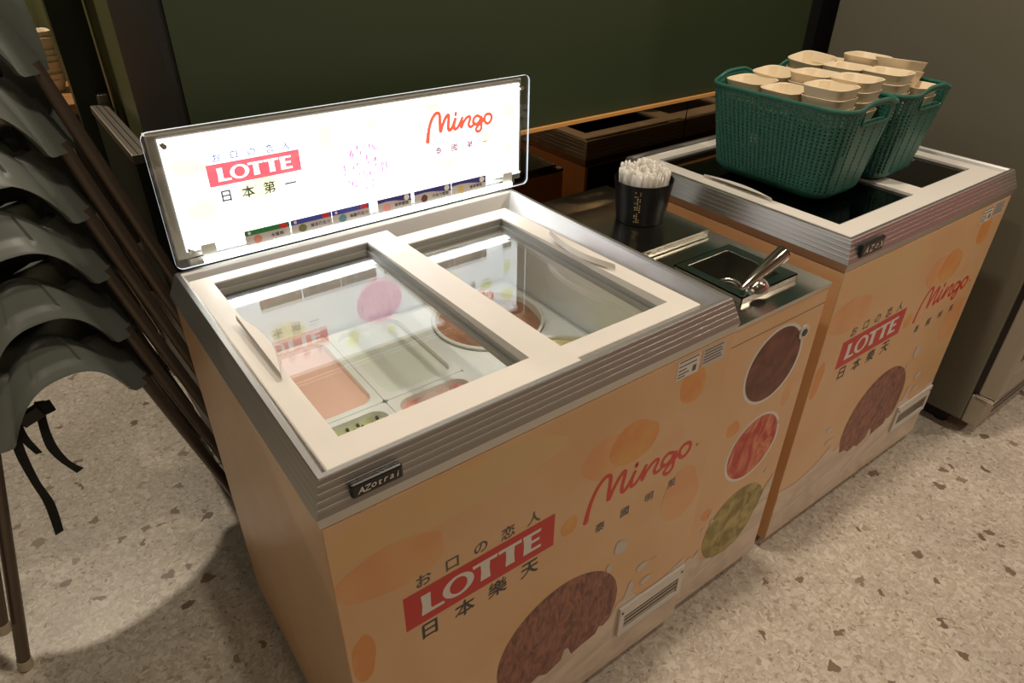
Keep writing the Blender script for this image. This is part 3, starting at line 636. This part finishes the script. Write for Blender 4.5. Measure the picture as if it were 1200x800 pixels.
# ================================================================== BASKETS AND BOWLS
def make_basket(x0, y0, label):
    bz = FH+.0005
    R = empty('teal_basket', (x0, y0, bz), label, 'basket', 'teal knit-pattern baskets')
    tw, td, bw, bd, H = .107, .175, .078, .147, .197
    NP, NV = 168, 26
    def ring(t, z=None, inset=0):
        w, d_ = bw+(tw-bw)*t-inset, bd+(td-bd)*t-inset; r_ = .042+.012*t-inset*.5
        # perimeter sampled evenly, starting mid right side
        segs = []
        pts = []
        for cx, cy, a0 in ((w-r_, d_-r_, 0), (-w+r_, d_-r_, 90), (-w+r_, -d_+r_, 180), (w-r_, -d_+r_, 270)):
            for k in range(13): a = math.radians(a0+90*k/12); pts.append(Vector((cx+r_*math.cos(a), cy+r_*math.sin(a), 0)))
        L = [0]
        for i in range(len(pts)): L.append(L[-1]+(pts[(i+1) % len(pts)]-pts[i]).length)
        out = []; j = 0
        for k in range(NP):
            s = L[-1]*k/NP
            while L[j+1] < s: j += 1
            f = (s-L[j])/max(L[j+1]-L[j], 1e-9); out.append(pts[j].lerp(pts[(j+1) % len(pts)], f))
        return out
    def hump(p, t):
        e = 1 if abs(p.y) > .10 else 0
        return .014*math.exp(-(p.x/.052)**4)*e*t**3
    rows = []
    for v in range(NV+1):
        t = v/NV; z = H*t
        ins = .022*(1-min(t/.12, 1))**2
        rows.append([Vector((p.x, p.y, z+hump(p, t))) for p in ring(t, inset=ins)])
    bm = bmesh.new(); V = [[bm.verts.new(p) for p in r_] for r_ in rows]
    def slot(p): return abs(p.y) > .12 and abs(p.x) < .046 and H-.036 < p.z-hump(p, p.z/H)*.0 < H+.001 and False
    for v in range(NV):
        for k in range(NP):
            k2 = (k+1) % NP; q = [rows[v][k], rows[v][k2], rows[v+1][k2], rows[v+1][k]]; c = sum(q, Vector())/4
            if abs(c.y) > .12 and abs(c.x) < .043 and 22 <= v <= 24: continue              # hand hole
            Q = [V[v][k], V[v][k2], V[v+1][k2], V[v+1][k]]
            end = abs(c.y) > .13 and abs(c.x) < .062
            if 3 <= v <= NV-2 and not (end and k % 3) and (v+k) >= 0 and k % 2 == 0:
                nrm = Vector((c.x/tw**2, c.y/td**2, 0)).normalized()
                I = [bm.verts.new(c+(p-c)*.50-nrm*.0012) for p in q]
                for i in range(4): bm.faces.new((Q[i], Q[(i+1) % 4], I[(i+1) % 4], I[i]))
            else:
                nrm = Vector((c.x/tw**2, c.y/td**2, 0)).normalized()
                if k % 2 and 1 <= v < NV-1 and not end:
                    m = bm.verts.new(c+nrm*.0016)
                    for i in range(4): bm.faces.new((Q[i], Q[(i+1) % 4], m))
                else: bm.faces.new(Q)
    bm.faces.new(V[0][::-1])
    o = obj('knit_wall', bm, 'teal_plastic', R)
    md = o.modifiers.new('solid', 'SOLIDIFY'); md.thickness = .0022; md.offset = -1
    bm = bmesh.new(); P = [p+Vector((0, 0, .001)) for p in rows[-1]]
    L = []
    for i, p in enumerate(P):
        nrm = Vector((p.x/tw**2, p.y/td**2, 0)).normalized()
        L.append([p+nrm*.0038*math.cos(a)+Vector((0, 0, .0042*math.sin(a))) for a in [2*math.pi*k/8 for k in range(8)]])
    add_loops(bm, L+[L[0]]); bmesh.ops.remove_doubles(bm, verts=bm.verts, dist=1e-6); obj('rolled_rim', bm, 'teal_plastic', R, smooth=True)
    for sgn in (-1, 1):                                   # lip of each hand hole
        bm = bmesh.new(); yy = sgn*(bd+(td-bd)*.87+.001); z0, z1 = H*22/NV, H*25/NV
        pts = [(-.045, yy, z1+.004), (-.045, yy, z0+.004), (-.040, yy, z0), (.040, yy, z0), (.045, yy, z0+.004), (.045, yy, z1+.004)]
        add_tube(bm, pts, .0024, 8); obj('handle_lip', bm, 'teal_plastic', R)
    return R
BK1 = make_basket(1.2525, .295, 'teal knit-pattern basket of bowls nearer the black spoon cup')
BK2 = make_basket(1.4745, .295, 'teal knit-pattern basket of bowls nearer the grey cooler')
def sq(h, z, n=40, e=4.2):
    out = []
    for k in range(n):
        a = 2*math.pi*k/n; c, s = math.cos(a), math.sin(a)
        r_ = 1/(abs(c)**e+abs(s)**e)**(1/e); out.append((h*r_*c, h*r_*s, z))
    return out
bm = bmesh.new()
add_loops(bm, [sq(.034, .0), sq(.0375, .003), sq(.0458, .036), sq(.0466, .0385), sq(.0456, .0392), sq(.0437, .0375), sq(.036, .006), sq(.033, .0035)], cap0=True, cap1=True)
bowl0 = obj('cream_bowl', bm, 'bowl_cream', None, smooth=True); used = [False]
def put_bowl(loc, rot, label, group):
    o = bowl0 if not used[0] else bowl0.copy()
    if used[0]: COL.objects.link(o)
    used[0] = True
    o.location = loc; o.rotation_euler = rot; tag(o, label, 'bowl', group); return o
def stack(top, n, tilt, rz, which, where, pitch=.0195):
    R = Matrix.Rotation(rz, 3, 'Z') @ Matrix.Rotation(tilt[0], 3, 'X') @ Matrix.Rotation(tilt[1], 3, 'Y')
    ax = R @ Vector((0, 0, 1)); e = R.to_euler(); top = Vector(top)
    for k in range(n):
        lab = ('topmost cream bowl of ' if k == 0 else 'cream bowl nested within ')+where+', basket nearer the '+which
        put_bowl(top-ax*(.0392+pitch*k), e, lab, ('top bowls' if k == 0 else 'nested bowls')+' in the basket nearer the '+which)
A_, B_ = 'spoon cup', 'cooler'
for top, n, tl, rz, wh in (((1.209, .393, 1.060), 3, (0, 0), .04, 'the wall-end outer stack'), ((1.205, .300, 1.058), 3, (0, 0), -.04, 'the middle outer stack'), ((1.209, .206, 1.081), 3, (0, .02), .05, 'the handle-end outer stack'),
                           ((1.298, .393, 1.066), 2, (.03, -.04), .04, 'the wall-end inner stack'), ((1.301, .300, 1.079), 4, (0, .03), .04, 'the middle inner stack'), ((1.298, .206, 1.085), 4, (0, .02), .06, 'the handle-end inner stack')):
    stack(top, n, tl, rz, A_, wh)
for top, n, tl, rz, wh in (((1.430, .396, 1.081), 2, (.06, -.10), 0, 'the tilted wall-end stack'), ((1.424, .302, 1.079), 3, (0, .03), .04, 'the middle inner stack'), ((1.427, .208, 1.083), 4, (0, .03), .06, 'the tallest inner stack'), ((1.516, .402, 1.066), 2, (0, .0), .05, 'the low wall-end stack'),
                           ((1.520, .312, 1.090), 3, (.03, .05), .10, 'the middle outer stack'), ((1.526, .236, 1.092), 2, (-.03, .16), .0, 'the leaning outer stack'), ((1.508, .188, 1.051), 2, (0, .03), .05, 'the low handle-end stack')):
    stack(top, n, tl, rz, B_, wh)
# ================================================================== GREY COOLER
CL = empty('drinks_cooler', (1.935, 0, 0), 'tall grey-green upright cooler with glass door beside the freezer', 'cooler')
box('cabinet', 0, .72, -.065, .66, .055, 2.05, 'cooler_grey', CL, .004)
box('base_fascia', .004, .72, -.108, -.0655, .05, .150, 'cooler_light', CL, .006)
box('door_gasket', .010, .71, -.080, -.0655, .155, 1.98, 'black_plastic', CL)
D_ = bpy.data.objects.new('cooler_door', None); COL.objects.link(D_); D_.parent = CL
bm = bmesh.new()
for q in ((.004, .060, .160, 1.98), (.655, .715, .160, 1.98), (.060, .655, .160, .235), (.060, .655, 1.9, 1.98)): add_box(bm, q[0], q[1], -.128, -.0805, q[2], q[3])
obj('door_frame', bm, 'cooler_light', D_, .004)
box('glass_pane', .060, .655, -.110, -.100, .235, 1.9, 'cooler_glass', D_)
box('door_back', .062, .653, -.092, -.083, .237, 1.898, 'dark_liner', D_)
box('hinge', -.002, .035, -.126, -.075, .1505, .1595, 'chrome', CL, .002)
box('kick_plate', .03, .70, -.02, .62, .012, .056, 'rubber', CL)
for x in (.05, .66):
    for y in (.0, .58):
        bm = bmesh.new(); add_lathe(bm, [(.02, 0), (.02, .012)], 14, (x, y)); obj('foot', bm, 'rubber', CL)
for k in range(4): box('fascia_slot', .10, .66, -.1095, -.1078, .066+.02*k, .074+.02*k, 'black_plastic', CL)
# ================================================================== STACK OF HIGH CHAIRS
PR, PL = Vector((-.079, .873, 0)), Vector((-.364, .795, 0))
e1 = (PR-PL).normalized(); nb = Vector((-e1.y, e1.x, 0))          # e1 to the right along the near face, nb away from camera
hw = (PR-PL).length/2; hd = .15; CTR = (PR+PL)/2+nb*hd; ANG = math.atan2(e1.y, e1.x); ZS = .50
def widen(y): return 1+.5*(y+hd)/(2*hd)
def shell_mesh():
    bm = bmesh.new(); n = 200; M = 12
    def base_ring(w, d_, r_):
        pts = rrect(-w, w, -d_, d_, r_, 0, 10); P = [Vector(p) for p in pts]; out = []
        for q in ref_s:                                     # same share of each side and corner on every ring
            i = int(q); out.append(P[i % len(P)].lerp(P[(i+1) % len(P)], q-i))
        return out
    ref_s = []; corner_n = 11                               # 11 points per corner, then one long side edge
    for c in range(4):
        for k in range(10): ref_s.append(c*corner_n+k)
        for k in range(40): ref_s.append(c*corner_n+10+k/40)
    n = len(ref_s)
    sides = []
    for q in ref_s:
        k = q % corner_n; sides.append(1.0 if k < 10 else abs((k-10)*2-1))
    loops = []
    for v in range(M+1):
        t = v/M; w, d_ = hw+.020-.062*t, hd+.020-.030*t
        if v == M: w, d_ = w-.004, d_-.004
        L = []
        for p, sd in zip(base_ring(w, d_, .045-.012*t), sides):
            zb = .100*(1-(sd/.97)**2.6) if sd < .97 else 0
            zt = .128+.045*(1-sd*sd)
            z = zb+(zt-zb)*t; off = 1.0
            if v <= 1 and sd < .95: off = 1.014
            if sd < .42 and v >= 4: off = .970
            L.append(Vector((p.x*off, p.y*off, z)))
        loops.append(L)
    c0 = base_ring(hw-.055, hd-.035, .03); loops.append([Vector((p.x, p.y, q.z+.001)) for p, q in zip(c0, loops[-1])])
    loops.append([Vector((p.x*.93, p.y*.93, .105)) for p in c0])
    inner = [[Vector((p.x*.95, p.y*.95, p.z)) for p in loops[v]] for v in (5, 0)]
    for L in inner+loops:
        for p in L: p.x *= widen(p.y)
    add_loops(bm, inner+loops, cap0=False, cap1=True)
    return bm
def corner_top(sx, sy): return Vector((sx*(hw-.004), sy*(hd-.004), .050))
def corner_tip(sx, sy, z): return Vector((sx*(hw+.127), sy*(hd+.038), z))
def make_chair():
    R = empty('high_chair', (CTR.x, CTR.y, 0), 'x', 'high chair', 'stacked high chairs', ANG)
    o = obj('seat_shell', shell_mesh(), 'chair_grey', R, smooth=True, loc=(0, 0, ZS))
    for sx in (-1, 1):
        for sy in (-1, 1):
            xo = 0 if sy < 0 else .074
            a, b = Vector((sx*(hw-.004+xo), sy*(hd-.003), ZS+.016)), Vector((sx*(hw+.127+xo), sy*(hd+.036), .012)); d_ = (b-a)
            bm = bmesh.new(); add_tube(bm, [a, b], .0125, 14); lg = obj('leg', bm, 'leg_brown', R, smooth=True)
            bm = bmesh.new(); add_tube(bm, [b-d_*.025, b+Vector((0, 0, -.010))], [.0138, .0142], 14); obj('leg_cap', bm, 'leg_cap', lg, smooth=True)
    return R
ordinal = ('lowest', 'second from the floor', 'third from the floor', 'fourth from the floor', 'fifth from the floor', 'topmost')
ch0 = make_chair(); dz = (0, .123, .257, .381, .504, .637)
def copy_tree(o, par=None):
    c = o.copy(); COL.objects.link(c); c.parent = par
    for k in list(o.children): copy_tree(k, c)
    return c
chairs = [ch0]+[copy_tree(ch0) for _ in range(5)]
for i, c in enumerate(chairs):
    c.location = (CTR.x, CTR.y, dz[i])
    c['label'] = 'grey plastic high chair with brown legs, '+ordinal[i]+' of its stack'+(', black straps hanging' if i == 0 else '')
inv = Matrix.LocRotScale(Vector((CTR.x, CTR.y, 0)), Matrix.Rotation(ANG, 3, 'Z').to_euler(), Vector((1, 1, 1))).inverted()
def strap(pix, y, w_=.009):
    P = catmull([on_y(a, b, y) for a, b in pix], 6); bm = bmesh.new(); A = []
    n = len(P)
    for i, p in enumerate(P):
        t = (P[min(i+1, n-1)]-P[max(i-1, 0)]).normalized(); s = t.cross(Vector((0, 1, 0))).normalized(); q = Vector((0, .0008, 0)); s = (s+Vector((0, .5*math.sin(i*.25), 0))).normalized()
        A.append([inv @ (p+s*w_+q), inv @ (p-s*w_+q), inv @ (p-s*w_-q), inv @ (p+s*w_-q)])
    add_loops(bm, A, True, True, True); return obj('harness_strap', bm, 'strap_black', ch0)
strap([(22, 468), (18, 495), (22, 525), (40, 562), (58, 590), (70, 624)], .845); strap([(46, 470), (50, 495), (60, 522), (76, 540), (94, 551)], .86); strap([(14, 470), (22, 498), (30, 515), (46, 531)], .85, .007); strap([(28, 492), (44, 482), (62, 474)], .85, .013)
bk = on_y(36, 487, .85); bm = bmesh.new(); add_box(bm, -.022, .022, -.007, .007, -.015, .015); bmesh.ops.transform(bm, matrix=inv @ Matrix.Translation(bk) @ Matrix.Rotation(-.35, 4, 'Y'), verts=bm.verts); obj('buckle', bm, 'black_plastic', ch0, .003)
# ================================================================== BACK-LEFT CORNER
GT = empty('low_gate', (.08, 1.4, 0), 'low dark green gate with aluminium cap beside the black wall end', 'gate')
box('gate_leaf', -.020, .014, -.25, .26, .02, .878, 'green_dark', GT)
box('metal_cap', -.024, .018, -.255, .265, .8785, .90, 'aluminium_dull', GT, .002)
for q in (-.010, .004): box('cap_groove', q-.0012, q+.0012, -.2545, .2645, .8995, .9008, 'black_plastic', GT)
box('gate_latch', .000, .030, .272, .300, .885, .925, 'aluminium_dull', GT, .004); box('latch_bracket', -.018, .034, .2655, .306, .878, .885, 'aluminium_dull', GT)
tag(box('door_post', .032, .118, 1.72, 1.78, 0, 2.7, 'green_dark'), 'dark green upright door post behind the low gate', 'post')
CT = empty('wooden_counter', (-.3, 2.42, 0), 'wooden counter with a pale top in the back room', 'counter')
box('counter_top', -.9, .40, -.24, .6, .765, .80, 'wood', CT, .003); box('counter_front', -.88, .39, -.19, .55, .0, .7645, 'wood_dark', CT)
for k in range(9):
    put_bowl((.035+random.uniform(-.003, .003), 2.42+random.uniform(-.003, .003), .801+.0195*k), (0, 0, .1+random.uniform(-.06, .06)), 'cream bowl in the tall stack on the wooden counter', 'bowls on the wooden counter')
put_bowl((-.01, 2.60, .801+.16), (0, 0, .3), 'cream bowl topping a stack farther back on the wooden counter', 'bowls farther back on the wooden counter')
for k in range(8): put_bowl((-.01, 2.60, .801+.0195*k), (0, 0, .3), 'cream bowl lower in the stack farther back on the wooden counter', 'bowls farther back on the wooden counter')
